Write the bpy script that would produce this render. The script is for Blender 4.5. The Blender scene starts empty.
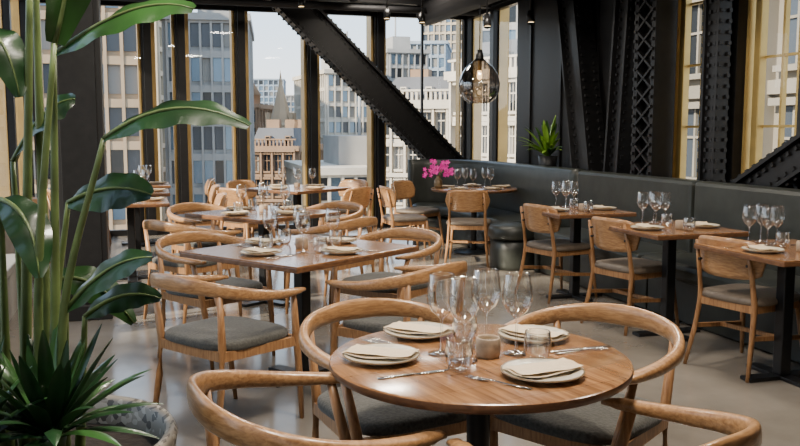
import bpy, bmesh, math, random
from mathutils import Vector, Matrix
random.seed(7)
S=bpy.context.scene
COL=S.collection
PHI=math.atan2(.292,.956)
CA,SA=math.cos(PHI),math.sin(PHI)
def W(a,b,z=0): return (a*CA-b*SA, a*SA+b*CA, z)

# ---------------- materials ----------------
def newmat(n):
    m=bpy.data.materials.new(n); m.use_nodes=True
    nt=m.node_tree; nt.nodes.clear()
    return m,nt
def out(nt,sh):
    o=nt.nodes.new('ShaderNodeOutputMaterial'); nt.links.new(sh,o.inputs['Surface']); return o
def pr(name,col,rough=.5,metal=0,noise=0,nscale=20,bump=0,sheen=0,coat=0,em=None,ems=0,trans=0):
    m,nt=newmat(name); p=nt.nodes.new('ShaderNodeBsdfPrincipled')
    p.inputs['Base Color'].default_value=(*col,1); p.inputs['Roughness'].default_value=rough
    p.inputs['Metallic'].default_value=metal
    if coat: p.inputs['Coat Weight'].default_value=coat
    if sheen: p.inputs['Sheen Weight'].default_value=sheen
    if em: p.inputs['Emission Color'].default_value=(*em,1); p.inputs['Emission Strength'].default_value=ems
    if noise or bump:
        tc=nt.nodes.new('ShaderNodeTexCoord'); nz=nt.nodes.new('ShaderNodeTexNoise'); nz.inputs['Scale'].default_value=nscale
        nz.inputs['Detail'].default_value=5
        nt.links.new(tc.outputs['Object'],nz.inputs['Vector'])
        if noise:
            r=nt.nodes.new('ShaderNodeValToRGB')
            r.color_ramp.elements[0].position=.3; r.color_ramp.elements[1].position=.7
            r.color_ramp.elements[0].color=(*[c*(1-noise) for c in col],1)
            r.color_ramp.elements[1].color=(*[min(1,c*(1+noise)) for c in col],1)
            nt.links.new(nz.outputs['Fac'],r.inputs['Fac']); nt.links.new(r.outputs['Color'],p.inputs['Base Color'])
        if bump:
            b=nt.nodes.new('ShaderNodeBump'); b.inputs['Strength'].default_value=bump; b.inputs['Distance'].default_value=.01
            nt.links.new(nz.outputs['Fac'],b.inputs['Height']); nt.links.new(b.outputs['Normal'],p.inputs['Normal'])
    out(nt,p.outputs[0]); return m
def wood(name,c1,c2,rough=.4,scale=(14,1.2,14),planks=0,coat=0):
    m,nt=newmat(name); p=nt.nodes.new('ShaderNodeBsdfPrincipled'); L=nt.links
    tc=nt.nodes.new('ShaderNodeTexCoord'); mp=nt.nodes.new('ShaderNodeMapping'); mp.inputs['Scale'].default_value=scale
    L.new(tc.outputs['Object'],mp.inputs['Vector'])
    nz=nt.nodes.new('ShaderNodeTexNoise'); nz.inputs['Scale'].default_value=3; nz.inputs['Detail'].default_value=7; nz.inputs['Distortion'].default_value=.6
    L.new(mp.outputs[0],nz.inputs['Vector'])
    r=nt.nodes.new('ShaderNodeValToRGB'); r.color_ramp.elements[0].position=.32; r.color_ramp.elements[1].position=.68
    r.color_ramp.elements[0].color=(*c1,1); r.color_ramp.elements[1].color=(*c2,1)
    L.new(nz.outputs['Fac'],r.inputs['Fac']); src=r.outputs['Color']
    if planks:
        br=nt.nodes.new('ShaderNodeTexBrick'); br.inputs['Scale'].default_value=planks
        br.inputs['Color1'].default_value=(1,1,1,1); br.inputs['Color2'].default_value=(.58,.58,.58,1); br.inputs['Mortar'].default_value=(.4,.35,.3,1)
        br.inputs['Mortar Size'].default_value=.006; br.inputs['Brick Width'].default_value=6; br.inputs['Row Height'].default_value=.5
        L.new(tc.outputs['Object'],br.inputs['Vector'])
        mx=nt.nodes.new('ShaderNodeMixRGB'); mx.blend_type='MULTIPLY'; mx.inputs[0].default_value=.8
        L.new(src,mx.inputs[1]); L.new(br.outputs['Color'],mx.inputs[2]); src=mx.outputs[0]
    L.new(src,p.inputs['Base Color']); p.inputs['Roughness'].default_value=rough
    if coat: p.inputs['Coat Weight'].default_value=coat; p.inputs['Coat Roughness'].default_value=.15
    b=nt.nodes.new('ShaderNodeBump'); b.inputs['Strength'].default_value=.08; b.inputs['Distance'].default_value=.005
    L.new(nz.outputs['Fac'],b.inputs['Height']); L.new(b.outputs['Normal'],p.inputs['Normal'])
    out(nt,p.outputs[0]); return m
def thin_glass(name,tint=(.97,.98,.98),edge=.75,base=.04,power=3,rough=.02,dark=None):
    m,nt=newmat(name); L=nt.links
    t=nt.nodes.new('ShaderNodeBsdfTransparent'); t.inputs[0].default_value=(*tint,1)
    g=nt.nodes.new('ShaderNodeBsdfGlossy'); g.inputs['Roughness'].default_value=rough; g.inputs['Color'].default_value=(.97,.98,1,1)
    lw=nt.nodes.new('ShaderNodeLayerWeight'); lw.inputs['Blend'].default_value=.5
    pw=nt.nodes.new('ShaderNodeMath'); pw.operation='POWER'; pw.inputs[1].default_value=power
    ma=nt.nodes.new('ShaderNodeMath'); ma.operation='MULTIPLY_ADD'; ma.inputs[1].default_value=edge; ma.inputs[2].default_value=base
    L.new(lw.outputs['Facing'],pw.inputs[0]); L.new(pw.outputs[0],ma.inputs[0])
    if dark:
        r=nt.nodes.new('ShaderNodeValToRGB'); r.color_ramp.elements[0].color=(*tint,1); r.color_ramp.elements[1].color=(*dark,1)
        r.color_ramp.elements[0].position=.45; L.new(lw.outputs['Facing'],r.inputs[0]); L.new(r.outputs[0],t.inputs[0])
    mx=nt.nodes.new('ShaderNodeMixShader'); L.new(ma.outputs[0],mx.inputs[0]); L.new(t.outputs[0],mx.inputs[1]); L.new(g.outputs[0],mx.inputs[2])
    out(nt,mx.outputs[0]); return m
def floor_mat():
    m,nt=newmat('polished_concrete'); L=nt.links; p=nt.nodes.new('ShaderNodeBsdfPrincipled')
    tc=nt.nodes.new('ShaderNodeTexCoord'); nz=nt.nodes.new('ShaderNodeTexNoise'); nz.inputs['Scale'].default_value=1.1; nz.inputs['Detail'].default_value=10; nz.inputs['Roughness'].default_value=.6
    L.new(tc.outputs['Object'],nz.inputs['Vector'])
    r=nt.nodes.new('ShaderNodeValToRGB'); r.color_ramp.elements[0].position=.3; r.color_ramp.elements[1].position=.72
    r.color_ramp.elements[0].color=(.145,.127,.106,1); r.color_ramp.elements[1].color=(.265,.235,.20,1)
    L.new(nz.outputs['Fac'],r.inputs['Fac']); L.new(r.outputs[0],p.inputs['Base Color'])
    rr=nt.nodes.new('ShaderNodeMapRange'); rr.inputs['To Min'].default_value=.10; rr.inputs['To Max'].default_value=.26
    L.new(nz.outputs['Fac'],rr.inputs[0]); L.new(rr.outputs[0],p.inputs['Roughness'])
    p.inputs['Coat Weight'].default_value=.2; p.inputs['Coat Roughness'].default_value=.08
    out(nt,p.outputs[0]); return m
def terrazzo():
    m,nt=newmat('terrazzo'); L=nt.links; p=nt.nodes.new('ShaderNodeBsdfPrincipled')
    tc=nt.nodes.new('ShaderNodeTexCoord'); v=nt.nodes.new('ShaderNodeTexVoronoi'); v.inputs['Scale'].default_value=60
    L.new(tc.outputs['Object'],v.inputs['Vector'])
    r=nt.nodes.new('ShaderNodeValToRGB'); r.color_ramp.interpolation='CONSTANT'
    r.color_ramp.elements[0].color=(.24,.215,.18,1); r.color_ramp.elements[1].color=(.07,.06,.05,1); r.color_ramp.elements[1].position=.6
    e=r.color_ramp.elements.new(.75); e.color=(.38,.35,.30,1)
    L.new(v.outputs['Color'],r.inputs['Fac']); L.new(r.outputs[0],p.inputs['Base Color']); p.inputs['Roughness'].default_value=.5
    out(nt,p.outputs[0]); return m

M_woodc=wood('chair_oak',(.22,.103,.041),(.41,.215,.092),.40,(30,30,4))
M_woodr=wood('rail_oak',(.25,.12,.047),(.47,.255,.11),.30,(6,22,40),coat=.3)
M_table=wood('tabletop_oak',(.19,.080,.030),(.48,.24,.10),.22,(16,1.3,10),planks=4,coat=.5)
M_edge=wood('table_edge_walnut',(.09,.038,.017),(.18,.085,.038),.35,(8,8,20))
M_fab=pr('charcoal_fabric',(.054,.052,.044),.9,noise=.4,nscale=90,bump=.3,sheen=.15)
M_lea=pr('tan_leather',(.135,.105,.078),.5,noise=.15,nscale=30,bump=.15)
M_ban=pr('dark_green_leather',(.022,.025,.021),.40,noise=.3,nscale=8,bump=.12)
M_blk=pr('black_steel',(.014,.014,.015),.34,metal=.35,noise=.2,nscale=15)
M_blk2=pr('black_paint',(.014,.014,.015),.45)
M_gold=pr('bronze_gold_anodised',(.52,.34,.12),.34,metal=.5,noise=.15,nscale=4)
M_goldl=pr('pale_gold_frame',(.55,.38,.13),.36,metal=.5,noise=.1,nscale=6)
M_ceil=pr('ceiling_black',(.014,.014,.016),.6)
M_grey=pr('pale_plaster',(.30,.29,.27),.7,noise=.08,nscale=5)
M_floor=floor_mat()
M_glass=thin_glass('clear_stemware_glass',edge=.95,base=.09,power=1.6,dark=(.42,.43,.44))
M_pane=thin_glass('window_glass',(.97,.98,.98),edge=.5,base=.02,power=4)
M_smoke=thin_glass('smoked_glass',(.62,.56,.50),edge=.8,base=.14,power=1.8,dark=(.18,.15,.12))
M_plate=pr('stoneware',(.55,.50,.40),.28,noise=.12,nscale=60)
M_plate2=pr('stoneware_rim',(.16,.11,.055),.4)
M_nap=pr('linen',(.68,.55,.38),.9,noise=.08,nscale=120,bump=.25)
M_steel=pr('cutlery_steel',(.5,.49,.46),.2,metal=1)
M_cand=pr('candle_ceramic',(.34,.25,.17),.6,noise=.2,nscale=50)
M_wax=pr('wax',(.8,.75,.6),.5)
M_leaf=pr('leaf_green',(.032,.095,.022),.30,noise=.5,nscale=6,coat=.3)
M_leafd=pr('leaf_dark',(.014,.046,.014),.32,noise=.4,nscale=8,coat=.2)
M_leafy=pr('leaf_yellowgreen',(.17,.32,.035),.45,noise=.3,nscale=8)
M_stem=pr('stem_green',(.12,.17,.055),.42,noise=.35,nscale=12)
M_pink=pr('orchid_pink',(.80,.03,.42),.5)
M_soil=pr('soil',(.03,.02,.014),.95,noise=.4,nscale=40,bump=.5)
M_terr=terrazzo()
M_bulb=pr('bulb',(1,.8,.5),.4,em=(1,.7,.35),ems=6)

# ---------------- mesh builder ----------------
class MB:
    def __init__(s): s.v=[];s.f=[];s.m=[];s.s=[];s.mats=[]
    def mi(s,m):
        if m not in s.mats: s.mats.append(m)
        return s.mats.index(m)
    def add(s,vs,fs,mat,smooth=False):
        o=len(s.v); s.v+= [tuple(v) for v in vs]; k=s.mi(mat)
        for f in fs: s.f.append([o+i for i in f]); s.m.append(k); s.s.append(smooth)
    def box(s,cx,cy,cz,sx,sy,sz,mat,rz=0,bev=0,M=None):
        if bev>0:
            bm=bmesh.new(); bmesh.ops.create_cube(bm,size=1)
            bmesh.ops.scale(bm,vec=(sx,sy,sz),verts=bm.verts)
            bmesh.ops.bevel(bm,geom=bm.edges[:],offset=bev,segments=2,affect='EDGES',profile=.5)
            bm.verts.index_update(); vs=[v.co.copy() for v in bm.verts]; fs=[[v.index for v in f.verts] for f in bm.faces]; bm.free()
        else:
            vs=[Vector((x*sx/2,y*sy/2,z*sz/2)) for x in(-1,1) for y in(-1,1) for z in(-1,1)]
            fs=[(0,1,3,2),(4,6,7,5),(0,4,5,1),(2,3,7,6),(0,2,6,4),(1,5,7,3)]
        R=Matrix.Translation((cx,cy,cz))@Matrix.Rotation(rz,4,'Z')
        if M: R=M@R
        s.add([R@v for v in vs],fs,mat,False)
    def obox(s,p0,p1,w,h,mat,up=(0,0,1),off=(0,0)):
        p0=Vector(p0);p1=Vector(p1);T=(p1-p0).normalized();u=Vector(up)
        sd=T.cross(u)
        if sd.length<1e-4: sd=T.cross(Vector((1,0,0)))
        sd.normalize(); u2=sd.cross(T)
        vs=[]
        for P in(p0,p1):
            for i,j in((-1,-1),(1,-1),(1,1),(-1,1)): vs.append(P+sd*(off[0]+i*w/2)+u2*(off[1]+j*h/2))
        s.add(vs,[(0,1,2,3),(7,6,5,4),(0,4,5,1),(1,5,6,2),(2,6,7,3),(3,7,4,0)],mat)
    def lathe(s,prof,n,mat,c=(0,0,0),smooth=True,sx=1,sy=1):
        vs=[];fs=[]
        for r,z in prof:
            for i in range(n):
                a=2*math.pi*i/n; vs.append((c[0]+r*math.cos(a)*sx,c[1]+r*math.sin(a)*sy,c[2]+z))
        for k in range(len(prof)-1):
            for i in range(n):
                j=(i+1)%n; fs.append((k*n+i,k*n+j,(k+1)*n+j,(k+1)*n+i))
        s.add(vs,fs,mat,smooth)
    def tube(s,pts,rad,n,mat,up=(0,0,1),ex=2,caps=True,smooth=True):
        pts=[Vector(p) for p in pts]; N=len(pts)
        if not isinstance(rad,(list,tuple)): rad=[rad]*N
        vs=[];fs=[]
        for k,P in enumerate(pts):
            T=(pts[min(k+1,N-1)]-pts[max(k-1,0)]).normalized(); u=Vector(up); sd=T.cross(u)
            if sd.length<1e-3: sd=T.cross(Vector((0,1,0)))
            sd.normalize(); u2=sd.cross(T); r=rad[k]; w,h=(r if isinstance(r,(tuple,list)) else (r,r))
            for i in range(n):
                a=2*math.pi*(i+.5)/n; c,q=math.cos(a),math.sin(a)
                c=math.copysign(abs(c)**(2/ex),c); q=math.copysign(abs(q)**(2/ex),q)
                vs.append(P+sd*w*c+u2*h*q)
        for k in range(N-1):
            for i in range(n):
                j=(i+1)%n; fs.append((k*n+i,k*n+j,(k+1)*n+j,(k+1)*n+i))
        if caps: fs.append(tuple(range(n))[::-1]); fs.append(tuple((N-1)*n+i for i in range(n)))
        s.add(vs,fs,mat,smooth)
    def cushion(s,cx,cy,z,w,d,h,mat,ex=3.5,n=32):
        prof=[(0,0),(.94,0),(.99,.15),(1,.4),(.99,.7),(.94,.92),(.82,1.02),(.5,1.1),(0,1.12)]
        vs=[];fs=[]
        for r,zz in prof:
            for i in range(n):
                a=2*math.pi*i/n; c,q=math.cos(a),math.sin(a)
                c=math.copysign(abs(c)**(2/ex),c); q=math.copysign(abs(q)**(2/ex),q)
                vs.append((cx+c*w/2*r,cy+q*d/2*r,z+zz*h))
        for k in range(len(prof)-1):
            for i in range(n):
                j=(i+1)%n; fs.append((k*n+i,k*n+j,(k+1)*n+j,(k+1)*n+i))
        s.add(vs,fs,mat,True)
    def mesh(s,name):
        me=bpy.data.meshes.new(name); me.from_pydata(s.v,[],s.f)
        for m in s.mats: me.materials.append(m)
        me.polygons.foreach_set('material_index',s.m); me.polygons.foreach_set('use_smooth',s.s)
        me.update()
        bm=bmesh.new(); bm.from_mesh(me); bmesh.ops.recalc_face_normals(bm,faces=bm.faces); bm.to_mesh(me); bm.free()
        return me
def put(name,me,loc=(0,0,0),rz=0,sc=1):
    if isinstance(me,MB): me=me.mesh(name)
    o=bpy.data.objects.new(name,me); o.location=loc; o.rotation_euler=(0,0,rz); o.scale=(sc,sc,sc); COL.objects.link(o); return o
def cat(P,n=6):
    P=[Vector(p) for p in P]; Q=[P[0]*2-P[1]]+P+[P[-1]*2-P[-2]]; R=[]
    for i in range(1,len(Q)-2):
        for k in range(n):
            t=k/n; a,b,c,d=Q[i-1:i+3]
            R.append(.5*((2*b)+(c-a)*t+(2*a-5*b+4*c-d)*t*t+(3*b-a-3*c+d)*t**3))
    R.append(P[-1]); return R

# ---------------- armchair ----------------
def armchair():
    b=MB()
    half=[(.275,.23,.655),(.305,.12,.658),(.322,-.01,.668),(.308,-.14,.688),(.240,-.25,.712),(.128,-.31,.728),(0,-.325,.733)]
    P=half+[(-x,y,z) for x,y,z in half[::-1][1:]]
    pts=cat(P,5); N=len(pts); rad=[]
    for k in range(N):
        t=abs(k/(N-1)*2-1)
        e=max(0,1-t)**.8
        w=.027*(1-e)+.0135*e; h=.0115*(1-e)+.040*e
        if t>.96: w*=.75; h*=.8
        rad.append((w,h))
    b.tube(pts,rad,14,M_woodr,ex=2.5)
    for sx in(-1,1):
        b.tube([(sx*.245,.245,0),(sx*.255,.22,.25),(sx*.268,.19,.44),(sx*.297,.145,.655)],[.011,.017,.019,.014],12,M_woodc)
        b.tube([(sx*.235,-.285,0),(sx*.225,-.245,.25),(sx*.222,-.23,.44),(sx*.238,-.252,.70)],[.011,.017,.019,.014],12,M_woodc)
        b.obox((sx*.262,.195,.405),(sx*.225,-.23,.405),.022,.045,M_woodc)
    b.obox((-.262,.20,.405),(.262,.20,.405),.022,.045,M_woodc)
    b.obox((-.22,-.232,.405),(.22,-.232,.405),.022,.045,M_woodc)
    b.cushion(0,-.015,.42,.52,.475,.05,M_fab,ex=4)
    return b.mesh('dining_armchair')
def sidechair():
    b=MB()
    for sx in(-1,1):
        b.tube([(sx*.225,.235,0),(sx*.205,.205,.22),(sx*.19,.18,.42)],[.011,.016,.018],12,M_woodc)
        b.tube([(sx*.225,-.285,0),(sx*.205,-.235,.22),(sx*.19,-.205,.42),(sx*.185,-.235,.60),(sx*.175,-.275,.77)],[.011,.016,.019,.015,.010],12,M_woodc)
        b.obox((sx*.212,.205,.20),(sx*.207,-.235,.24),.018,.026,M_woodc)
        b.obox((sx*.19,.185,.40),(sx*.19,-.205,.40),.022,.045,M_woodc)
    b.obox((-.2,-.0,.222),(.2,-.0,.222),.018,.024,M_woodc)
    b.obox((-.19,.18,.40),(.19,.18,.40),.022,.045,M_woodc)
    b.obox((-.19,-.205,.40),(.19,-.205,.40),.022,.045,M_woodc)
    b.cushion(0,-.005,.42,.47,.45,.045,M_lea,ex=4.5)
    nu,nv=18,8; vs=[]
    for side in(0,1):
        for i in range(nu+1):
            u=-1+2*i/nu; hh=.12*(1-min(1,abs(u))**7*.999)**(1/3.0)*(1-.10*u*u)
            for j in range(nv+1):
                v=-1+2*j/nv; z=.685+v*hh
                y=-.262+.075*u*u-(z-.69)*.18+(.008 if side else -.008)
                vs.append((u*.235,y,z))
    fs=[];K=(nu+1)*(nv+1)
    for i in range(nu):
        for j in range(nv):
            a=i*(nv+1)+j; q=(a,a+nv+1,a+nv+2,a+1); fs.append(q); fs.append(tuple(K+t for t in q[::-1]))
    rim=[i*(nv+1) for i in range(nu+1)]+[nu*(nv+1)+j for j in range(1,nv+1)]+[i*(nv+1)+nv for i in range(nu-1,-1,-1)]+[j for j in range(nv-1,0,-1)]
    for k in range(len(rim)):
        a,c=rim[k],rim[(k+1)%len(rim)]; fs.append((a,c,K+c,K+a))
    b.add(vs,fs,M_woodr,True)
    for sx in(-1,1):
        for zz,yy in((.655,-.2395),(.72,-.2512)):
            b.tube([(sx*.168,yy,zz),(sx*.168,yy-.022,zz)],.008,10,M_blk)
    return b.mesh('dining_chair')
ME_ARM=armchair(); ME_SIDE=sidechair()
def face(dx,dy): return math.atan2(-dx,dy)
def arm(x,y,dx,dy): return put('dining_armchair',ME_ARM,(x,y,0),face(dx,dy))
def side(x,y,dx,dy): return put('dining_chair',ME_SIDE,(x,y,0),face(dx,dy))

# ---------------- tables ----------------
TZ=.75
def round_table(R):
    b=MB()
    b.lathe([(0,TZ-.03),(R-.012,TZ-.03),(R-.003,TZ-.024),(R,TZ-.012),(R-.002,TZ-.004)],72,M_edge)
    b.lathe([(R-.002,TZ-.004),(R-.008,TZ),(0,TZ)],72,M_table)
    b.lathe([(0,TZ-.05),(.14,TZ-.05),(.14,TZ-.031),(0,TZ-.031)],32,M_blk,smooth=False)
    b.lathe([(.035,.02),(.035,TZ-.05)],24,M_blk)
    b.lathe([(0,0),(.24,0),(.24,.01),(.22,.018),(.05,.03),(0,.03)],40,M_blk)
    return b.mesh('round_dining_table')
def rect_table(w,d):
    b=MB()
    b.box(0,0,TZ-.004,w-.004,d-.004,.008,M_table,bev=.003)
    b.box(0,0,TZ-.02,w,d,.026,M_edge,bev=.004)
    b.box(0,0,TZ-.042,w*.45,d*.45,.018,M_blk)
    b.box(0,0,.36,.07,.07,.68,M_blk,bev=.006)
    b.box(0,0,.012,min(w,.62)*.8,.09,.022,M_blk,bev=.004)
    b.box(0,0,.012,.09,min(d,.62)*.8,.022,M_blk,bev=.004)
    return b.mesh('dining_table')
# ---------------- tableware ----------------
def mk_wine():
    b=MB()
    b.lathe([(0,.003),(.036,.0015),(.038,.003),(.012,.007),(.0045,.014),(.0035,.05),(.004,.098),(.012,.108),(.030,.124),(.041,.148),(.0425,.165),(.039,.195),(.034,.226),(.0335,.227),(.033,.225)],28,M_glass)
    return b.mesh('wine_glass')
def mk_tumb():
    b=MB()
    b.lathe([(0,.006),(.024,.006),(.031,.012),(.038,.035),(.039,.055),(.036,.088),(.0365,.0895),(.037,.088),(.040,.055),(.039,.035),(.032,.008),(.024,0),(0,0)],28,M_glass)
    return b.mesh('water_tumbler')
def mk_plate(R=.115):
    b=MB()
    b.lathe([(0,0),(R*.6,0),(R*.62,.003),(R*.97,.014),(R,.018)],44,M_plate)
    b.lathe([(R,.018),(R*.985,.0205),(R*.95,.019)],44,M_plate2)
    b.lathe([(R*.95,.019),(R*.66,.009),(0,.007)],44,M_plate)
    return b.mesh('dinner_plate')
def mk_napkin():
    b=MB(); nu,nv=14,8
    for layer in range(2):
        w=.205-.006*layer; d=.10-.005*layer; z0=.004+layer*.0075
        vs=[];fs=[]
        for s_ in(0,1):
            for i in range(nu+1):
                for j in range(nv+1):
                    u=-1+2*i/nu; v=-1+2*j/nv
                    t=.0035*(1-max(abs(u),abs(v))**8)
                    z=z0+.008*(u*u)*(1)+.002*math.sin(u*4+layer*2)+.0015*math.sin(v*5+layer)+(t if s_ else -t)
                    vs.append((u*w/2+.003*layer,v*d/2+.004*math.sin(u*2+layer),z))
        K=(nu+1)*(nv+1)
        for i in range(nu):
            for j in range(nv):
                a=i*(nv+1)+j; q=(a,a+nv+1,a+nv+2,a+1); fs.append(q); fs.append(tuple(K+t for t in q[::-1]))
        b.add(vs,fs,M_nap,True)
    return b.mesh('linen_napkin')
def mk_knife():
    b=MB()
    b.tube([(0,-.11,.003),(0,-.06,.003),(0,0,.003),(0,.01,.003)],[(.006,.002),(.0055,.0028),(.0045,.0025),(.004,.0015)],8,M_steel)
    b.tube([(0,.01,.003),(.001,.03,.003),(.001,.08,.003),(-.003,.115,.003)],[(.005,.0012),(.009,.0009),(.009,.0008),(.001,.0005)],8,M_steel)
    return b.mesh('dinner_knife')
def mk_fork():
    b=MB()
    b.tube([(0,-.10,.003),(0,-.05,.004),(0,.02,.006),(0,.04,.005),(0,.055,.004)],[(.007,.0014),(.005,.0016),(.003,.0018),(.008,.001),(.011,.001)],8,M_steel)
    for k in range(4):
        x=-.009+.006*k; b.tube([(x,.053,.004),(x,.075,.0035),(x,.098,.007)],[(.0018,.001),(.0016,.001),(.0006,.0006)],6,M_steel)
    return b.mesh('dinner_fork')
def mk_candle():
    b=MB()
    b.lathe([(0,0),(.032,0),(.036,.006),(.0375,.03),(.036,.056),(.033,.06),(.030,.057),(.030,.045)],32,M_cand)
    b.lathe([(.030,.045),(0,.045)],24,M_wax)
    b.tube([(0,0,.045),(0,.001,.054)],.0009,6,M_blk)
    return b.mesh('candle_holder')
ME_W=mk_wine();ME_T=mk_tumb();ME_P=mk_plate();ME_N=mk_napkin();ME_K=mk_knife();ME_F=mk_fork();ME_C=mk_candle()
def plate(x,y,na=0,napkin=True,z=TZ):
    put('dinner_plate',ME_P,(x,y,z))
    if napkin: put('linen_napkin',ME_N,(x,y,z+.0105),na)
def cut(x,y,rz,fork=True,z=TZ):
    put('dinner_knife',ME_K,(x,y,z),rz)
    if fork: put('dinner_fork',ME_F,(x+.024*math.cos(rz),y+.024*math.sin(rz),z),rz)
def wine(x,y,s=1): put('wine_glass',ME_W,(x,y,TZ),random.random()*3,s)
def tumb(x,y): put('water_tumbler',ME_T,(x,y,TZ))

# ===== foreground round table =====
TC=(.235,2.47)
put('round_dining_table',round_table(.445),(TC[0],TC[1],0),.5)
arm(-.22,2.23,.88,.42); arm(.49,2.0,-.58,.81); arm(.61,2.88,-.68,-.73); arm(0,2.95,.48,-.85)
plate(-.055,2.44,-.35); plate(.39,2.27,.42); plate(.06,2.74,-.5); plate(.43,2.69,-.75)
cut(.04,2.28,-1.15,False); put('dinner_fork',ME_F,(.26,2.20,TZ),.95)
cut(-.05,2.60,.75); cut(.55,2.55,-1.2)
for x,y in [(.125,2.50),(.185,2.42),(.265,2.58),(.35,2.50)]: wine(x,y,1.08)
for x,y in [(.165,2.32),(.40,2.42),(.205,2.64)]: tumb(x,y)
put('candle_holder',ME_C,(.262,2.47,TZ))

# ===== second table =====
T2=(-.56,4.80); th=math.radians(-38)
ME_T2=rect_table(.92,1.0)
def group(c,th,me,w,d,kind,dist=(.70,.66),cutl=False,sh=0):
    A=Vector((math.cos(th),math.sin(th))); B=Vector((-A.y,A.x)); c=Vector(c)
    put('dining_table',me,(c.x,c.y,0),th)
    for dr,ds in ((B,dist[0]),(-B,dist[0]),(A,dist[1]),(-A,dist[1])):
        j=dr.orthogonal()*random.uniform(-.04,.04)
        if sh and dr==-B: j=A*sh
        p=c+dr*ds+j
        kind(p.x,p.y,-dr.x,-dr.y)
        q=c+dr*(min(w,d)/2-.15); plate(q.x,q.y,random.uniform(-.8,.8))
        if cutl: k=q+dr.orthogonal()*.16; cut(k.x,k.y,math.atan2(-dr.x,dr.y))
        g=c+dr*.12+dr.orthogonal()*.13; wine(g.x,g.y)
        if kind is arm: g=c+dr*.07+dr.orthogonal()*.21; tumb(g.x,g.y)
    put('candle_holder',ME_C,(c.x,c.y,TZ))
group(T2,th,ME_T2,.92,1.0,arm,(.76,.72),cutl=True,sh=.25)
ME_T5=rect_table(.9,.9)
group((-1.12,6.95),th,ME_T5,.9,.9,arm,(.72,.72))
group((-1.2,9.9),th,ME_T5,.9,.9,side,(.76,.76))
ME_TS=rect_table(.70,.75)
def duo(a_,b_):
    x,y,_=W(a_,b_); put('dining_table',ME_TS,(x,y,0),PHI)
    plate(x-.2,y-.05,.3); plate(x+.2,y+.06,.2); wine(x-.03,y+.14); wine(x+.04,y-.07); wine(x+.03,y+.25); tumb(x,y-.2)
    x,y,_=W(a_-.62,b_); side(x,y,CA,SA)
    x,y,_=W(a_+.62,b_+.04); side(x,y,-CA,-SA)
duo(-.1,8.45); duo(-.05,9.75); duo(.0,11.05)

# ===== banquette row =====
rows=[(3.50,3.93),(3.50,5.05),(3.52,6.42)]
for a_,b_ in rows:
    x,y,_=W(a_,b_); put('dining_table',ME_TS,(x,y,0),PHI)
    for da in(-.22,.22):
        px,py,_=W(a_+da,b_-.06); plate(px,py,PHI+1.4+random.uniform(-.3,.3))
        kx,ky,_=W(a_+da,b_+.12)
        cut(kx,ky,PHI+1.57,False)
    for da,db in((-.06,.25),(.07,.17),(-.03,.13),(.06,.29)):
        px,py,_=W(a_+da,b_+db); wine(px,py)
    for da,db in((-.02,-.24),(.0,.04)):
        px,py,_=W(a_+da,b_+db); tumb(px,py)
    px,py,_=W(a_+.0,b_-.12); put('candle_holder',ME_C,(px,py,TZ))
for (x,y) in [(1.36,7.22),(1.70,6.12),(2.10,5.02)]:
    side(x,y,math.cos(.52),math.sin(.52))
FT=(.86,9.85)
put('round_dining_table',round_table(.50),(FT[0],FT[1],0))
side(.74,9.08,.12,.73)
side(.06,9.50,.93,.3); side(.22,10.35,.8,-.5)
for k in range(5):
    a=k*1.256+.3; plate(FT[0]+.34*math.cos(a),FT[1]+.34*math.sin(a),a)
    wine(FT[0]+.2*math.cos(a+.5),FT[1]+.2*math.sin(a+.5))
b=MB()
b.lathe([(0,0),(.035,0),(.05,.04),(.045,.09),(.02,.13),(.025,.15)],24,M_plate2)
for k in range(7):
    a=k*1.05; tip=Vector((.12*math.cos(a),.12*math.sin(a),.20+.05*(k%3)))
    b.tube([(0,0,.12),(tip.x*.4,tip.y*.4,.2),tip],[.003,.003,.002],6,M_stem)
    for q in range(6):
        c=tip+Vector((random.uniform(-.045,.045),random.uniform(-.04,.04),random.uniform(-.06,.02)))
        for p in range(5):
            t=p*1.256; e=c+Vector((.030*math.cos(t),.008*math.sin(t*2),.030*math.sin(t)))
            s1=c+Vector((.018*math.cos(t+.6),-.006,.018*math.sin(t+.6))); s2=c+Vector((.018*math.cos(t-.6),-.006,.018*math.sin(t-.6)))
            b.add([c,s1,e,s2],[(0,1,2,3)],M_pink)
put('orchid_vase',b,(FT[0]-.42,FT[1]-.05,TZ))

# ===== banquette =====
b=MB()
for k,(b0,b1) in enumerate([(2.0,3.86),(3.88,5.74),(5.76,7.62)]):
    m=(b0+b1)/2; L=b1-b0
    b.box(4.25,m,.70,.15,L,.64,M_ban,bev=.035)
    b.box(3.96,m,.39,.52,L,.13,M_ban,bev=.04)
    b.box(4.0,m,.17,.42,L,.32,M_ban,bev=.01)
b.box(4.0,7.66,.22,.50,.06,.44,M_ban,bev=.02)
P=cat([(4.25,7.66,.70),(4.27,8.4,.70),(4.28,9.4,.70),(4.26,10.1,.70),(4.1,10.6,.70),(3.8,10.85,.70),(3.45,10.9,.70)],6)
b.tube(P,[(.08,.33)]*len(P),16,M_ban,ex=5)
P=cat([(3.66,8.02,.39),(3.85,8.12,.39),(3.98,8.6,.39),(3.99,9.4,.39),(3.96,9.95,.39),(3.78,10.4,.39),(3.45,10.6,.39)],6)
b.tube(P,[(.25,.075)]*len(P),16,M_ban,ex=5)
P=[Vector((p.x,p.y,.155)) for p in P]
b.tube(P,[(.22,.155)]*len(P),16,M_ban,ex=6)
b.cushion(3.66,8.0,.0,.46,.46,.30,M_ban,ex=2.2); b.cushion(3.66,8.0,.315,.5,.5,.135,M_ban,ex=2.2)
put('banquette_bench',b,(0,0,0),PHI)

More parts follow.
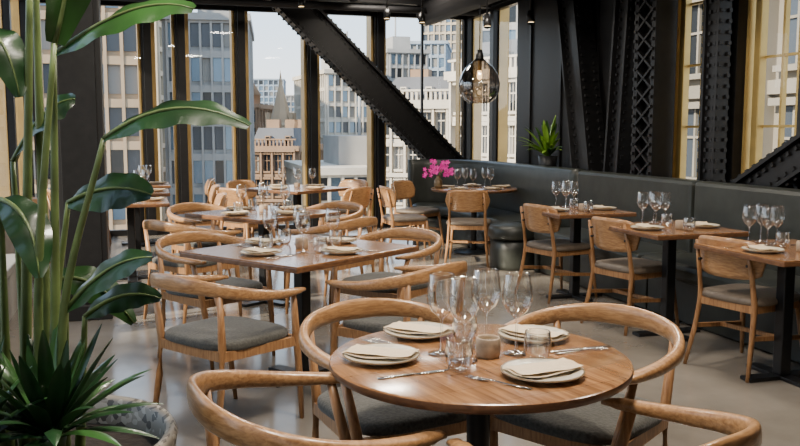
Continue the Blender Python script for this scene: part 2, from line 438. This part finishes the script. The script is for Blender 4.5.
# ===== room shell =====
A0,A1,B0,B1,ZC=-1.3,4.75,-3.2,12.0,3.3
b=MB(); b.box((A0+A1)/2,(B0+B1)/2,-.1,A1-A0+.6,B1-B0+.6,.2,M_floor); put('floor',b,rz=PHI)
b=MB(); b.box((A0+A1)/2,(B0+B1)/2,ZC+.1,A1-A0+.6,B1-B0+.6,.2,M_ceil); put('ceiling',b,rz=PHI)
b=MB(); b.box((A0+A1)/2,B0-.1,ZC/2,A1-A0+.4,.2,ZC,M_grey); put('wall_back',b,rz=PHI)
def window(idx,p0,p1,z0,z1,nrm,fins=True,gold=M_gold,mull=False):
    b=MB(); p0=Vector(p0);p1=Vector(p1);n=Vector(nrm);d=(p1-p0).normalized()
    def V(p,z): return (p.x,p.y,z)
    up=(n.x,n.y,0)
    e0=p0+d*.03;e1=p1-d*.03
    b.add([V(p0,z0),V(p1,z0),V(p1,z1),V(p0,z1)],[(0,1,2,3)],M_pane)
    b.obox(V(e0,z0),V(e0,z1),.06,.09,M_blk,up=up); b.obox(V(e1,z0),V(e1,z1),.06,.09,M_blk,up=up)
    b.obox(V(e0,z0+.04),V(e1,z0+.04),.09,.08,M_blk); b.obox(V(e0,z1-.04),V(e1,z1-.04),.09,.08,M_blk)
    if fins:
        f0=p0+d*.095+n*.10; f1=p1-d*.09+n*.10
        b.obox(V(f0,z0-.1),V(f0,z1+.1),.055,.14,gold,up=up); b.obox(V(f1,z0-.1),V(f1,z1+.1),.025,.14,gold,up=up)
    if mull:
        c=(p0+p1)/2+n*.05; b.obox(V(c,z0),V(c,z1),.03,.05,M_blk,up=up)
    put('window_%d'%idx,b,rz=PHI)
wi=1
ed=[A0,-.72,.12,.56,1.36,2.36,3.34,4.70]
for i in range(len(ed)-1):
    window(wi,(ed[i],B1),(ed[i+1],B1),.0,3.12,(0,1),mull=(i in(6,))); wi+=1
for w_ in ed[1:-1]:
    b=MB(); b.box(w_+.02,B1+.02,1.6,.10,.2,3.2,M_blk,bev=.005); b.box(w_-.06,B1+.2,1.6,.08,.22,3.3,M_gold,bev=.005)
    put('trim_%d'%(ed.index(w_)),b,rz=PHI)
b=MB(); b.box(1.7,B1+.02,3.22,6.3,.22,.2,M_blk); put('wall_far',b,rz=PHI)
b=MB()
b.box(4.72,4.45,.45,.12,15.0,.9,M_blk2)
b.box(4.72,8.55,2.1,.12,3.1,2.45,M_blk2)
b.box(4.72,.6,2.1,.12,7.4,2.45,M_blk2)
b.box(4.72,4.45,3.2,.14,15.0,.2,M_blk)
for k in range(4): b.box(4.65,7.3+.8*k,2.0,.03,.04,2.2,M_blk)
put('wall_right',b,rz=PHI)
for (b0,b1) in [(10.1,11.0),(11.0,11.95)]:
    window(wi,(4.72,b0),(4.72,b1),.9,3.12,(1,0)); wi+=1
for (b0,b1) in [(4.3,5.16),(5.16,5.98),(5.98,6.95)]:
    window(wi,(4.72,b0),(4.72,b1),.9,3.12,(1,0),gold=M_goldl); wi+=1
b=MB()
for bb in (5.30,5.78,6.30,6.78,5.06):
    b.box(4.79,bb,2.0,.07,.07,2.6,M_goldl,bev=.005)
for bb in (5.54,6.54):
    b.box(4.82,bb,2.0,.04,.025,2.4,M_goldl)
    for zz in (1.45,2.0,2.55): b.box(4.82,bb,zz,.03,.44,.02,M_goldl)
put('trim_10',b,rz=PHI)
b=MB(); b.box(A0-.06,4.4,.25,.12,15.2,.5,M_grey); b.box(A0-.06,4.4,3.2,.12,15.2,.2,M_blk); put('wall_left',b,rz=PHI)
e=[-3.1,-1.6,-.1,1.4,2.9,4.4,5.9,7.4,8.9,10.4,11.9]
for i in range(len(e)-1):
    window(wi,(A0-.06,e[i]),(A0-.06,e[i+1]),.5,3.12,(-1,0)); wi+=1
b=MB(); b.box(A0+.20,5.6,.40,.36,3.6,.06,M_grey,bev=.01); b.box(A0+.18,5.6,.185,.30,3.5,.37,M_grey); put('window_bench',b,rz=PHI)

# ===== structure =====
def Hbeam(b,p0,p1,w,h,up,bolts=True):
    p0=Vector(p0);p1=Vector(p1);T=(p1-p0).normalized();sd=T.cross(Vector(up)).normalized();u2=sd.cross(T)
    b.obox(p0,p1,w*.5,h*.9,M_blk,up=up)
    b.obox(p0,p1,w,.03,M_blk,up=up,off=(0,h/2)); b.obox(p0,p1,w,.03,M_blk,up=up,off=(0,-h/2))
    L=(p1-p0).length
    if bolts:
        n=int(L/.085)
        for k in range(n):
            for s_ in(-1,1):
                for q in(-.3,.3):
                    c=p0+T*(L*(k+.5)/n)+u2*s_*(h/2+.022)+sd*q*w
                    b.obox(c-u2*.016,c+u2*.016,.03,.03,M_blk,up=T)
                c=p0+T*(L*(k+.5)/n)+u2*s_*(h/2-.05)-sd*w*.27
                b.obox(c-sd*.016,c+sd*.016,.028,.028,M_blk,up=T)
                c=c+sd*w*.54
                b.obox(c-sd*.016,c+sd*.016,.028,.028,M_blk,up=T)
b=MB(); Hbeam(b,(1.72,11.2,3.28),(4.45,11.2,.62),.30,.36,(1,0,1)); b.box(4.42,11.2,.3,.42,.4,.6,M_blk,bev=.01)
put('diagonal_steel_beam',b,rz=PHI)
b=MB(); Hbeam(b,(4.50,7.72,0),(4.50,8.48,3.29),.22,.34,(0,1,0)); put('inclined_steel_column',b,rz=PHI)
b=MB(); Hbeam(b,(4.50,7.45,0),(4.50,7.20,3.29),.20,.22,(0,1,0)); put('inclined_steel_column',b,rz=PHI)
b=MB()
b.box(4.50,6.80,1.645,.06,.24,3.29,M_blk)
for s_ in(-1,1):
    b.box(4.50,6.80+s_*.15,1.645,.2,.03,3.29,M_blk)
    b.box(4.39,6.80+s_*.135,1.645,.02,.06,3.29,M_blk)
for k in range(14):
    z=.95+k*.17
    b.obox((4.39,6.68,z),(4.39,6.92,z+.17),.02,.035,M_blk,up=(1,0,0)); b.obox((4.385,6.92,z),(4.385,6.68,z+.17),.02,.035,M_blk,up=(1,0,0))
    for s_ in(-1,1):
        for q in (0,.085): b.box(4.375,6.80+s_*.135,z+q,.03,.028,.028,M_blk)
put('lattice_steel_column',b,rz=PHI)
b=MB(); Hbeam(b,(4.5,5.72,.80),(4.5,2.9,2.35),.20,.22,(0,0,1)); b.box(4.5,5.75,.4,.2,.3,.8,M_blk); b.box(4.5,2.85,1.65,.2,.3,3.29,M_blk); put('diagonal_steel_beam',b,rz=PHI)
b=MB(); Hbeam(b,(4.55,6.02,0),(4.55,6.02,3.29),.12,.17,(0,1,0)); put('riveted_steel_column',b,rz=PHI)
b=MB(); Hbeam(b,(4.55,4.75,0),(4.55,4.75,3.29),.12,.30,(0,1,0)); put('riveted_steel_column',b,rz=PHI)
b=MB(); b.box(-.42,6.86,1.64,.34,.36,3.28,M_blk2,bev=.012); b.box(-.42,6.86,.06,.38,.40,.12,M_blk2,bev=.01); b.box(-.42,6.67,1.6,.26,.02,2.9,M_blk,bev=.004)
put('black_column',b,rz=PHI)
def pipe(name,pts,r):
    b=MB(); b.tube(pts,r,16,M_ceil)
    for p in pts[1:-1]: b.tube([(p[0],p[1],p[2]),(p[0],p[1],ZC)],.008,6,M_blk)
    put(name,b,rz=PHI)
pipe('ceiling_duct',[(3.75,2.0,2.98),(3.75,6,2.98),(3.75,9.0,2.98),(3.75,11.0,2.98)],.17)
pipe('ceiling_pipe',[(1.0,1.0,3.12),(1.0,6,3.12),(1.0,11.6,3.12)],.05)
pipe('ceiling_pipe',[(2.6,1.0,3.05),(2.6,6,3.05),(2.6,10.5,3.05)],.06)
pipe('ceiling_pipe',[(-1.0,10.6,2.95),(2,10.6,2.95),(4.3,10.6,2.95)],.04)
b=MB(); b.box(-.2,9.5,3.18,.25,4.5,.2,M_ceil); b.box(1.8,10.9,3.16,5.6,.12,.2,M_ceil); put('ceiling_beam',b,rz=PHI)
def spot(a_,b_,z=2.9):
    b=MB(); b.tube([(0,0,.0),(0,0,ZC-z)],.009,8,M_blk); b.tube([(-.02,-.06,-.08),(.0,0,.0),(.01,.03,.04)],[.042,.042,.03],16,M_blk)
    b.lathe([(0,0),(.034,0)],12,M_bulb,(-.02,-.061,-.083))
    x,y,_=W(a_,b_); put('track_spotlight',b,(x,y,z),PHI)
for a_,b_,z in [(3.3,9.9,2.78),(2.95,10.2,2.85),(3.6,8.6,2.6),(1.9,10.2,2.95),(.6,10.3,2.9),(4.25,8.9,2.7)]: spot(a_,b_,z)

def pendant(x,y,z,s):
    b=MB(); H=ZC
    b.tube([(0,0,.30*s),(0,0,H-z)],.006,8,M_blk)
    b.lathe([(0,.34*s),(.03*s,.34*s),(.045*s,.27*s),(.05*s,.22*s)],24,M_blk)
    b.lathe([(.05*s,.24*s),(.085*s,.205*s),(.16*s,.14*s),(.215*s,.05*s),(.235*s,-.04*s),(.225*s,-.13*s),(.18*s,-.21*s),(.11*s,-.255*s)],40,M_smoke)
    b.lathe([(0,.12*s),(.02*s,.11*s),(.03*s,.06*s),(.025*s,.02*s),(0,0)],16,M_bulb)
    b.lathe([(.02*s,.22*s),(.02*s,.11*s)],12,M_gold)
    b.lathe([(0,H-z-.02),(.06,H-z-.02),(.06,H-z)],24,M_blk)
    put('pendant_lamp',b,(x,y,z))
pendant(.90,9.75,1.98,1.0)

# ===== plants =====
def blade(b,base,tip,arc,w,mat,side=(0,1,.3),n=16,fold=.25,power=.7,wave=.0):
    base=Vector(base);tip=Vector(tip);mid=(base+tip)/2+Vector(arc); vs=[];fs=[]; sd0=Vector(side)
    K=[-1,-.55,0,.55,1]
    for i in range(n+1):
        t=i/n; P=base*(1-t)**2+mid*2*t*(1-t)+tip*t*t
        T=((mid-base)*(1-t)+(tip-mid)*t).normalized()
        sd=(sd0-T*sd0.dot(T)).normalized(); nn=sd.cross(T)
        ww=w*(math.sin(math.pi*min(.999,max(0,t*.93+.05)))**power)
        for k in K:
            vs.append(P+sd*ww*k+nn*abs(k)*ww*fold+nn*wave*math.sin(t*22+k*2)*abs(k))
    m=len(K)
    for i in range(n):
        for k in range(m-1): fs.append((i*m+k,i*m+k+1,(i+1)*m+k+1,(i+1)*m+k))
    b.add(vs,fs,mat,True)
def stem(b,P,r0,r1,mat=M_stem):
    pts=cat(P,6); N=len(pts); b.tube(pts,[r0+(r1-r0)*k/(N-1) for k in range(N)],10,mat,up=(0,1,0))
PX,PY=-.93,2.12
b=MB()
b.lathe([(0,0),(.23,0),(.25,.02),(.33,.52),(.345,.62),(.335,.64),(.315,.63),(.31,.56)],56,M_terr)
b.lathe([(.31,.56),(0,.575)],56,M_soil)
put('terrazzo_planter',b,(PX,PY,0))
b=MB(); Z0=.575
def leafstem(root,base,tip,arc,w,side,mat=M_leaf,r=.011,bend=(0,0,0),wave=.004):
    root=Vector(root);base=Vector(base); m=(root+base)/2+Vector(bend)
    stem(b,[root,m,base],r*1.25,r*.6)
    blade(b,base,tip,arc,w,mat,side,fold=.22,power=.62,wave=wave,n=22)
    ti=Vector(tip);mid=(base+ti)/2+Vector(arc)
    pts=[base*(1-t)**2+mid*2*t*(1-t)+ti*t*t for t in [k/10 for k in range(11)]]
    b.tube(pts,[.006*(1-k/11)+.001 for k in range(11)],6,M_stem,up=(0,1,0))
leafstem((-.88,2.10,Z0),(-.835,2.08,1.60),(-.47,1.98,1.695),(.04,0,.10),.058,(0.1,.75,.65),r=.012)
leafstem((-.84,2.06,Z0),(-.70,2.02,1.40),(-.345,1.96,1.43),(.0,0,.11),.055,(0,.8,.55),mat=M_leafd,bend=(-.05,0,0))
leafstem((-.90,2.14,Z0),(-.83,2.12,1.24),(-.60,2.05,1.265),(.0,0,.05),.06,(0.1,.6,.7),mat=M_leafd,bend=(-.02,0,0))
leafstem((-.90,2.05,Z0),(-.80,2.0,1.62),(-.74,1.98,2.1),(.05,0,.0),.07,(.6,.8,0),bend=(-.02,0,.0))
leafstem((-.98,2.14,Z0),(-.90,2.12,1.80),(-1.05,2.0,2.2),(.05,0,.1),.09,(1,.3,0),mat=M_leafd,r=.013)
leafstem((-1.0,2.05,Z0),(-1.0,2.02,1.50),(-.93,2.0,1.95),(-.05,0,.0),.06,(1,.2,.1),mat=M_leafd,r=.013)
leafstem((-.97,2.0,Z0),(-.96,1.95,1.42),(-1.10,1.90,1.12),(-.05,0,.12),.055,(.7,.7,.2),mat=M_leafd,r=.011)
leafstem((-1.0,2.1,Z0),(-.99,2.1,1.25),(-.86,2.0,1.07),(.04,0,.07),.05,(.5,.5,.5),mat=M_leafd)
leafstem((-.86,2.1,Z0),(-.82,2.05,.98),(-.59,2.0,1.12),(-.0,0,.07),.045,(.0,.6,.7),mat=M_leafd)
leafstem((-.84,2.15,Z0),(-.80,2.12,.95),(-.60,2.1,1.0),(0,0,.06),.04,(.0,.6,.8),mat=M_leafd)
leafstem((-1.05,2.0,Z0),(-1.03,1.95,1.6),(-1.2,1.9,1.5),(0,0,.15),.07,(.0,.8,.5),mat=M_leafd)
leafstem((-1.05,2.1,Z0),(-1.08,2.05,1.0),(-.98,1.9,.84),(0,0,.09),.06,(.8,.5,.0),mat=M_leafd)
leafstem((-.93,2.18,Z0),(-.92,2.2,1.85),(-.83,2.15,2.2),(0,0,.09),.08,(.8,.5,.0),mat=M_leafd,r=.013)
leafstem((-.99,2.2,Z0),(-1.0,2.2,1.34),(-.84,2.22,1.50),(0,0,.08),.06,(.2,.6,.7),mat=M_leafd)
leafstem((-.95,2.22,Z0),(-.93,2.24,1.02),(-.72,2.26,.90),(0,0,.10),.05,(.2,.6,.7),mat=M_leaf)
leafstem((-1.02,2.16,Z0),(-1.04,2.14,1.66),(-.93,2.1,1.50),(.02,0,.10),.05,(.7,.5,.3),mat=M_leafd)
put('bird_of_paradise_plant',b)
def spiky(name,c,n,L,w,mats,lo=.1,hi=1.3,seed=3):
    random.seed(seed); b=MB(); c=Vector(c)
    for k in range(n):
        a=k*2.399; el=lo+(hi-lo)*(k/n); l=L*random.uniform(.8,1.1)
        d=Vector((math.cos(a)*math.cos(el),math.sin(a)*math.cos(el),math.sin(el)))
        tip=d*l+Vector((0,0,-.25*l*math.cos(el)))
        blade(b,d*.02,tip,(0,0,.22*l*math.cos(el)),w,random.choice(mats),(-math.sin(a),math.cos(a),0),n=10,fold=.35,power=.8)
    b.lathe([(0,-.04),(.03,-.03),(.035,.0),(.02,.04),(0,.05)],12,mats[0])
    put(name,b,c)
spiky('agave_plant',(-.84,1.98,.68),46,.31,.019,[M_leaf,M_leafd,M_leafd],.25,1.35)
spiky('agave_plant',(-1.02,1.90,.66),40,.30,.019,[M_leafd,M_leafd,M_leaf],.15,1.3,5)
b=MB()
random.seed(9)
b.lathe([(0,0),(.09,0),(.11,.2),(.10,.2),(.10,.18),(0,.18)],24,M_blk2)
for k in range(90):
    a=k*2.399; el=random.uniform(.35,1.45); l=random.uniform(.30,.56)
    d=Vector((math.cos(a)*math.cos(el)*.8,math.sin(a)*math.cos(el)*.8,math.sin(el)))
    if d.x>.2: continue
    blade(b,Vector((0,0,.18))+d*.02,Vector((0,0,.18))+d*l+Vector((0,0,-.06)),(0,0,.1),.026,random.choice([M_leafy,M_leaf,M_leafy]),(-math.sin(a),math.cos(a),.2),n=9)
x,y,_=W(4.44,8.78); put('potted_plant',b,(x,y,.93),PHI)
b=MB(); b.box(4.47,8.9,.465,.22,.75,.93,M_blk2,bev=.01); put('plant_ledge',b,rz=PHI)

# ===== city outside =====
def bmat(n,c): return pr(n,c,.85,noise=.15,nscale=.4)
C_tan=bmat('facade_tan',(.38,.28,.18)); C_white=bmat('facade_portland',(.55,.49,.40)); C_grey=bmat('facade_grey',(.33,.32,.30))
C_brown=bmat('facade_brown',(.28,.18,.11)); C_beige=bmat('facade_beige',(.46,.38,.27)); C_blue=bmat('facade_blue',(.28,.33,.38)); C_roof=bmat('slate_roof',(.12,.12,.125))
C_near=bmat('facade_weathered_stone',(.21,.185,.145))
G1=pr('city_window_dark',(.012,.015,.018),.15); G2=pr('city_window_mid',(.045,.055,.068),.2); G3=pr('city_window_blind',(.22,.21,.19),.5); G4=pr('city_window_sky',(.14,.20,.26),.15,metal=.5)
ZG=-18
brn=random.Random(11)
def building(x,y,w,d,z1,rz,nf,nc,wall,z0=ZG,roof=None,style='grid',nd=None):
    b=MB(); H=z1-z0; b.box(0,0,H/2,w,d,H,wall)
    nd=nd or max(2,int(nc*d/w)); fh=H/nf; classic=style=='classic'
    def facade(M,wid,n):
        cw=wid/n; ww=.52 if classic else .76; za_,zb_=(.18,.84) if classic else (.22,.94)
        groups={}
        for i in range(n):
            for j in range(nf):
                if fh*(j+1)+z0<-14: continue
                xc=-wid/2+cw*(i+.5); x0=xc-cw*ww/2;x1=xc+cw*ww/2; za=fh*(j+za_); zb=fh*(j+zb_)
                g=brn.choice([G1,G1,G1,G2,G2,G3] if classic else [G2,G4,G1,G2,G3,G4])
                groups.setdefault(g,[]).append((x0,x1,za,zb))
                if classic:
                    b.box(xc,-.18,zb+.12,cw*ww*1.35,.4,.22,wall,M=M)
                    b.box(xc,-.15,za-.1,cw*ww*1.25,.35,.18,wall,M=M)
                    b.box(xc,-.08,(za+zb)/2,cw*.04,.12,zb-za,wall,M=M); b.box(xc,-.08,(za+zb)/2+.2,cw*ww,.1,.08,wall,M=M)
                    if j%2==0:
                        b.add([M@Vector((xc-cw*ww*.7,-.3,zb+.25)),M@Vector((xc+cw*ww*.7,-.3,zb+.25)),M@Vector((xc,-.3,zb+.25+cw*.16))],[(0,1,2)],wall)
        for g,L in groups.items():
            vs=[];fs=[]
            for x0,x1,za,zb in L:
                o=len(vs); vs+=[M@Vector((x0,-.05,za)),M@Vector((x1,-.05,za)),M@Vector((x1,-.05,zb)),M@Vector((x0,-.05,zb))]; fs.append((o,o+1,o+2,o+3))
            b.add(vs,fs,g)
        for i in range(n+1):
            if classic: b.box(-wid/2+cw*i,-.2,H/2,cw*.16,.5,H,wall,M=M)
            else: b.box(-wid/2+cw*i,-.15,H/2,cw*.2,.4,H,wall,M=M)
        for j in range(1,nf+1):
            b.box(0,-.12,fh*j,wid+.2,.9 if (classic and j in(nf,nf-2)) else .34,fh*(.12 if classic else .2),wall,M=M)
    facade(Matrix.Translation((0,-d/2,0)),w,nc)
    facade(Matrix.Translation((-w/2,0,0))@Matrix.Rotation(-math.pi/2,4,'Z'),d,nd)
    facade(Matrix.Translation((w/2,0,0))@Matrix.Rotation(math.pi/2,4,'Z'),d,nd)
    b.box(0,0,H+.2,w+1.0,d+1.0,.5,wall)
    if roof=='mansard':
        h=fh*.9; k=.8
        vs=[(-w/2,-d/2,H+.4),(w/2,-d/2,H+.4),(w/2,d/2,H+.4),(-w/2,d/2,H+.4)]; vs+=[(p[0]*k,p[1]*k,H+h) for p in vs]
        b.add(vs,[(0,1,5,4),(1,2,6,5),(2,3,7,6),(3,0,4,7),(4,5,6,7)],C_roof)
        for i in range(1,nc,2):
            xx=(-w/2+w/nc*(i+.5))*.9; yy=-d/2*.93
            b.box(xx,yy,H+h*.45,w/nc*.45,1.0,h*.4,wall); b.box(xx,yy-.52,H+h*.45,w/nc*.3,.06,h*.3,G1)
        for i in range(nc*3): b.box(-w/2+w/(nc*3)*(i+.5),-d/2-.3,H+.75,.16,.2,.6,wall)
        b.box(0,-d/2-.3,H+1.1,w+.4,.3,.14,wall)
        for i in (-.35,.1,.33): b.box(w*i,0,H+h*1.1,1.4,1.0,h*.6,C_brown)
    if roof=='dome':
        r=min(w,d)*.16; b.lathe([(r,0),(r,r*1.2),(r*1.1,r*1.25),(r*.95,r*1.9),(r*.7,r*2.4),(r*.3,r*2.75),(.15*r,r*2.8),(.12*r,r*3.2),(0,r*3.6)],20,C_roof,(-w*.3,-d*.3,H))
        b.lathe([(r,0),(r,r*1.2),(r*1.1,r*1.25),(0,r*3)],8,C_brown,(w*.3,-d*.3,H))
    if roof=='plant':
        b.box(w*.1,0,H+1.3,w*.5,d*.5,2.6,C_grey); b.tube([(w*.2,0,H),(w*.2,0,H+6)],.12,6,C_grey)
    put('city_building',b,(x,y,z0),rz)
building(-22.0,62,7,18,11,.25,11,7,C_tan,roof='plant')
building(-15.2,70,5.5,14,9.4,.15,11,7,C_grey,roof='plant')
building(-33,100,14,20,15,.05,13,9,C_beige)
building(-23.5,128,9,14,4.6,-.15,9,8,C_brown,roof='dome',style='classic')
building(-12.0,92,4.5,14,-.6,-.1,7,4,C_brown,roof='mansard',style='classic')
building(-50,330,11,18,20,.1,18,6,C_blue)
building(-39,330,9,18,14,.1,16,5,C_grey)
building(-56,300,26,18,4,.1,10,12,C_tan,style='classic')
building(-8.2,112,7,16,8.2,.35,14,8,C_white,roof='plant')
building(-1.6,122,5,18,11.5,.3,16,6,C_grey,roof='plant')
building(-4.4,66,6.5,14,-1.6,.25,7,7,C_white,roof='plant')
building(4.2,150,8,16,15.5,-.1,16,7,C_blue)
building(12.5,190,12,18,31,-.2,26,10,C_beige,roof='plant')
building(24,205,16,18,23,-.15,20,10,C_grey,roof='plant')
building(4.6,64,9,12,3.0,-.30,9,9,C_white,roof='mansard',style='classic')
building(11.6,54,11,12,4.6,-.85,9,10,C_white,roof='mansard',style='classic')
building(15.5,96,13,14,14.5,-.3,13,10,C_grey,roof='plant')
building(-54,112,22,20,13,.2,12,11,C_tan)
building(-60,60,26,20,3,.4,8,10,C_brown,roof='mansard',style='classic')
x,y,_=W(22,11); building(x,y,34,8,13,PHI-math.pi/2,9,15,C_near,roof='mansard',style='classic',nd=3)
x,y,_=W(-20,-13); building(x,y,22,8,15,PHI+math.pi/2,9,9,C_grey,style='grid',nd=3)  # unseen block, added to keep the sun off the near part of the room
b=MB()
b.box(0,0,10,3.2,3.2,20,C_tan)
for k in range(4):
    R=Matrix.Rotation(k*math.pi/2,4,'Z'); b.box(0,-1.65,17.2,1.0,.1,2.4,G1,M=R); b.box(0,-1.65,13.5,.8,.1,2.0,G1,M=R); b.box(0,-1.7,15.4,3.5,.3,.3,C_tan,M=R); b.box(1.45,-1.45,20.5,.5,.5,2.2,C_tan,M=R)
b.lathe([(1.9,20),(1.4,20.4),(.25,25),(0,27)],8,C_tan,smooth=False)
put('church_tower',b,(-15.0,108,ZG))
b=MB(); b.box(0,150,ZG-.5,700,600,1,pr('street_asphalt',(.16,.155,.15),.9,noise=.2,nscale=.1)); put('ground',b)

# ===== lights =====
l=bpy.data.lights.new('sun','SUN'); l.energy=14; l.color=(1,.88,.70); l.angle=.02; o=bpy.data.objects.new('sun',l)
o.rotation_euler=(-Vector((.72,.50,-.48))).to_track_quat('Z','Y').to_euler(); o.location=(-20,-20,30); COL.objects.link(o)
def area(a_,b_,z,s,e,col):  # added fill lamps under the ceiling to brighten the room, no fixtures modelled
    l=bpy.data.lights.new('ceiling_fill','AREA'); l.energy=e; l.color=col; l.shape='RECTANGLE'; l.size=s; l.size_y=s
    o=bpy.data.objects.new('ceiling_fill',l); o.location=W(a_,b_,z); COL.objects.link(o)
for a_,b_,e in [(.1,1.6,72),(1.3,2.6,85),(3.2,2.6,48),(.8,5.0,60),(3.0,5.2,62),(1.5,7.8,42),(3.3,8.0,46),(3.0,10.2,24)]:
    area(a_,b_,3.2,.35,e,(1,.89,.75))
w=bpy.data.worlds.new('sky'); S.world=w; w.use_nodes=True; nt=w.node_tree; nt.nodes.clear()
tc=nt.nodes.new('ShaderNodeTexCoord'); sp=nt.nodes.new('ShaderNodeSeparateXYZ'); r=nt.nodes.new('ShaderNodeValToRGB')
bg=nt.nodes.new('ShaderNodeBackground'); o=nt.nodes.new('ShaderNodeOutputWorld')
nt.links.new(tc.outputs['Generated'],sp.inputs[0]); nt.links.new(sp.outputs['Z'],r.inputs[0]); nt.links.new(r.outputs[0],bg.inputs[0]); nt.links.new(bg.outputs[0],o.inputs[0])
r.color_ramp.elements[0].color=(.88,.85,.79,1); r.color_ramp.elements[0].position=.0
r.color_ramp.elements[1].color=(.40,.56,.80,1); r.color_ramp.elements[1].position=.6
e_=r.color_ramp.elements.new(.12); e_.color=(.62,.75,.88,1)
bg.inputs[1].default_value=3.2
# ===== camera =====
c=bpy.data.cameras.new('camera'); c.sensor_width=36; c.lens=850/800*36; c.clip_end=2000
o=bpy.data.objects.new('camera',c); o.location=(0,0,1.42); o.rotation_euler=(math.radians(90-6.24),0,0); COL.objects.link(o); S.camera=o
